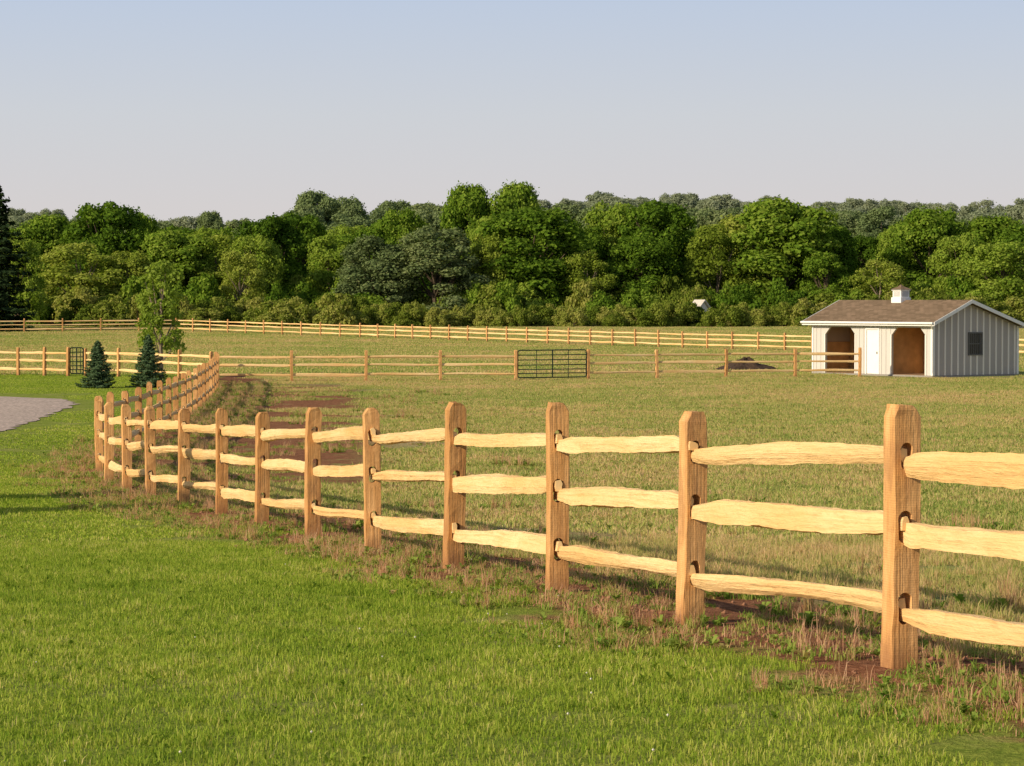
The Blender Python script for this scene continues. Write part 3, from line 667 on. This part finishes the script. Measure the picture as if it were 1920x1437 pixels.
    ov=.30; og=.38; sf=(hr-hf)/rv; sb=(hr-hb)/(D-rv); t=.07
    f0=(-ov,hf-sf*ov+.03); b0=(D+ov*.6,hb-sb*ov*.6+.03)
    mb=MB()
    mb.prism([f0,(rv,hr+.03),b0,(b0[0],b0[1]+t),(rv,hr+.03+t),(f0[0],f0[1]+t)],'x',-og,L+og); new_obj('roof',mb.mesh('roof',(MR,)),E)
    mb=MB()
    for x0,x1 in ((-og-.03,-og-.001),(L+og+.001,L+og+.03)):
        mb.prism([(f0[0],f0[1]-.08),(rv,hr-.05),(b0[0],b0[1]-.08),(b0[0],b0[1]+t+.012),(rv,hr+.042+t),(f0[0],f0[1]+t+.012)],'x',x0,x1)
    mb.box(-og,L+og,f0[0]-.03,f0[0]-.001,f0[1]-.10,f0[1]+t-.005); mb.box(-og,L+og,b0[0]+.001,b0[0]+.03,b0[1]-.10,b0[1]+t-.005)
    new_obj('fascia',mb.mesh('fa',(MW,)),E)
    mb=MB(); mb.tube([(-og,-ov-.09,f0[1]+.03),(L+og,-ov-.09,f0[1]+.02)],[.055,.055],8); mb.tube([(L+og-.1,-ov-.09,f0[1]),(L+.06,-.09,f0[1]-.25),(L+.06,-.09,.2)],[.035]*3,8); new_obj('gutter',mb.mesh('gu',(MW,)),E)
    mb=MB(); mb.box(.0,L,f0[0],-.045,f0[1]+.0-.02,f0[1]-.005); new_obj('soffit',mb.mesh('so',(MW,)),E)
    C=(3.75,rv); w=.27; zb=hr-.12
    mb=MB(); mb.box(C[0]-w-.05,C[0]+w+.05,C[1]-w-.05,C[1]+w+.05,zb,zb+.34); mb.box(C[0]-w,C[0]+w,C[1]-w,C[1]+w,zb+.34,zb+.66); mb.box(C[0]-w-.04,C[0]+w+.04,C[1]-w-.04,C[1]+w+.04,zb+.66,zb+.71)
    new_obj('cupola',mb.mesh('cu',(MW,)),E)
    mb=MB()
    for k in range(5):
        z=zb+.38+k*.052
        mb.box(C[0]-w+.06,C[0]+w-.06,C[1]-w-.012,C[1]-w-.001,z,z+.028); mb.box(C[0]+w+.001,C[0]+w+.012,C[1]-w+.06,C[1]+w-.06,z,z+.028)
    new_obj('cupola_louvers',mb.mesh('cl',(principled('louver_grey',(.35,.35,.35),.6),)),E)
    mb=MB(); q=w+.10; z=zb+.71; q2=.12
    V=[(C[0]-q,C[1]-q,z),(C[0]+q,C[1]-q,z),(C[0]+q,C[1]+q,z),(C[0]-q,C[1]+q,z),(C[0]-q2,C[1]-q2,z+.12),(C[0]+q2,C[1]-q2,z+.12),(C[0]+q2,C[1]+q2,z+.12),(C[0]-q2,C[1]+q2,z+.12),(C[0],C[1],z+.24)]
    mb.add(V,[(3,2,1,0),(0,1,5,4),(1,2,6,5),(2,3,7,6),(3,0,4,7),(4,5,8),(5,6,8),(6,7,8),(7,4,8)]); new_obj('cupola_roof',mb.mesh('cr',(MR,)),E)
barn()
def pile():
    rg=R0(3); V=[];Fc=[];n=40;m=10
    V.append((0,0,.62))
    for i in range(1,m+1):
        for k in range(n):
            a=2*math.pi*k/n; r=i/m*(1+.15*math.sin(2*a+1)+.1*math.sin(5*a)); z=.62*(1-i/m)**1.1*(1+.2*math.sin(3*a+i))+rg.uniform(-.03,.03)
            V.append((r*1.5*math.cos(a),r*1.0*math.sin(a),z-(.1 if i==m else 0)))
    for k in range(n): Fc.append((0,1+k,1+(k+1)%n))
    for i in range(m-1):
        for k in range(n): Fc.append((1+i*n+k,1+(i+1)*n+k,1+(i+1)*n+(k+1)%n,1+i*n+(k+1)%n))
    o=new_obj('dirt_pile',mk('dirt_pile',V,Fc,(principled('dark_dirt',(.07,.045,.03),.95,9,.5,.8),))); d=133; o.location=((1398-960)/F*d,d,0)
pile()
def house(px,d,top,L,W,roofc,wallc,rz):
    z0=g(d); H=(HY-top)/F*d+EYE-z0; e=H*.62; E=empty('farm_house',((px-960)/F*d,d,z0),rz)
    mw=principled('house_wall',wallc,.7,2,.1); mr=principled('house_roof',roofc,.9,3,.2); mg=principled('house_window',(.05,.06,.07),.2); mwh=principled('house_trim',(.75,.75,.72),.6)
    mb=MB(); mb.prism([(-W/2,0),(W/2,0),(W/2,e),(0,H-.12),(-W/2,e)],'x',-L/2,L/2); new_obj('walls',mb.mesh('w',(mw,)),E)
    mb=MB(); mb.prism([(-W/2-.4,e-.25),(0,H-.1),(W/2+.4,e-.25),(W/2+.4,e-.1),(0,H+.05),(-W/2-.4,e-.1)],'x',-L/2-.3,L/2+.3); new_obj('roof',mb.mesh('r',(mr,)),E)
    mb=MB(); 
    for k in (-.3,.3): mb.box(k*L-.3,k*L+.3,-W/2-.03,-W/2-.001,.9,e-.5)
    new_obj('windows',mb.mesh('wi',(mg,)),E)
    mb=MB(); mb.box(-.45,.45,-W/2-.03,-W/2-.001,0,min(2.0,e-.4)); new_obj('door',mb.mesh('do',(mwh,)),E)
house(1312,300,563,1.2,1.6,(.60,.56,.50),(.75,.73,.7),-.9)

# ---------------------------------------------------------------- light
el=math.radians(24); hd=Vector((.82,.57)).normalized()
s=Vector((hd.x*math.cos(el),hd.y*math.cos(el),-math.sin(el)))
ld=bpy.data.lights.new('sun','SUN'); ld.energy=5.0; ld.angle=math.radians(.5); ld.color=(1,.83,.60)
lo=bpy.data.objects.new('sun',ld); col.objects.link(lo); lo.rotation_euler=s.to_track_quat('-Z','Y').to_euler(); lo.location=(-20,-20,30)
w=bpy.data.worlds.new('World'); sc.world=w; w.use_nodes=True; nt=w.node_tree; nt.nodes.clear()
out=N(nt,'ShaderNodeOutputWorld'); bg=N(nt,'ShaderNodeBackground'); bg.inputs[1].default_value=.1
sk=N(nt,'ShaderNodeTexSky',sky_type='NISHITA'); sk.sun_disc=False; sk.sun_elevation=el; sk.sun_rotation=math.atan2(-hd.x,-hd.y); sk.dust_density=2.5
tc=N(nt,'ShaderNodeTexCoord'); sp=N(nt,'ShaderNodeSeparateXYZ'); nt.links.new(tc.outputs['Generated'],sp.inputs[0])
r=ramp(nt,[(0,(.67,.62,.61)),(.035,(.66,.63,.63)),(.07,(.61,.635,.675)),(.115,(.51,.595,.735)),(.4,(.34,.40,.52))]); nt.links.new(sp.outputs['Z'],r.inputs[0])
vm=N(nt,'ShaderNodeVectorMath',operation='SCALE'); nt.links.new(r.outputs[0],vm.inputs[0]); vm.inputs['Scale'].default_value=10
f=mth(nt,'SUBTRACT',1.0,mth(nt,'MULTIPLY',sstep(nt,sp.outputs['Z'],.12,.6),.8))
nt.links.new(mixc(nt,f,sk.outputs[0],vm.outputs[0]),bg.inputs[0]); nt.links.new(bg.outputs[0],out.inputs[0])
cd=bpy.data.cameras.new('camera'); cam=bpy.data.objects.new('camera',cd); col.objects.link(cam); sc.camera=cam
cd.sensor_width=36; cd.lens=F/1920*36; cd.clip_end=9000; cd.clip_start=.1
cam.location=(0,0,EYE); cam.rotation_euler=(math.radians(90)-math.atan((718.5-HY)/F),0,0)
sc.view_settings.view_transform='Standard'; sc.view_settings.look='None'; sc.view_settings.exposure=0
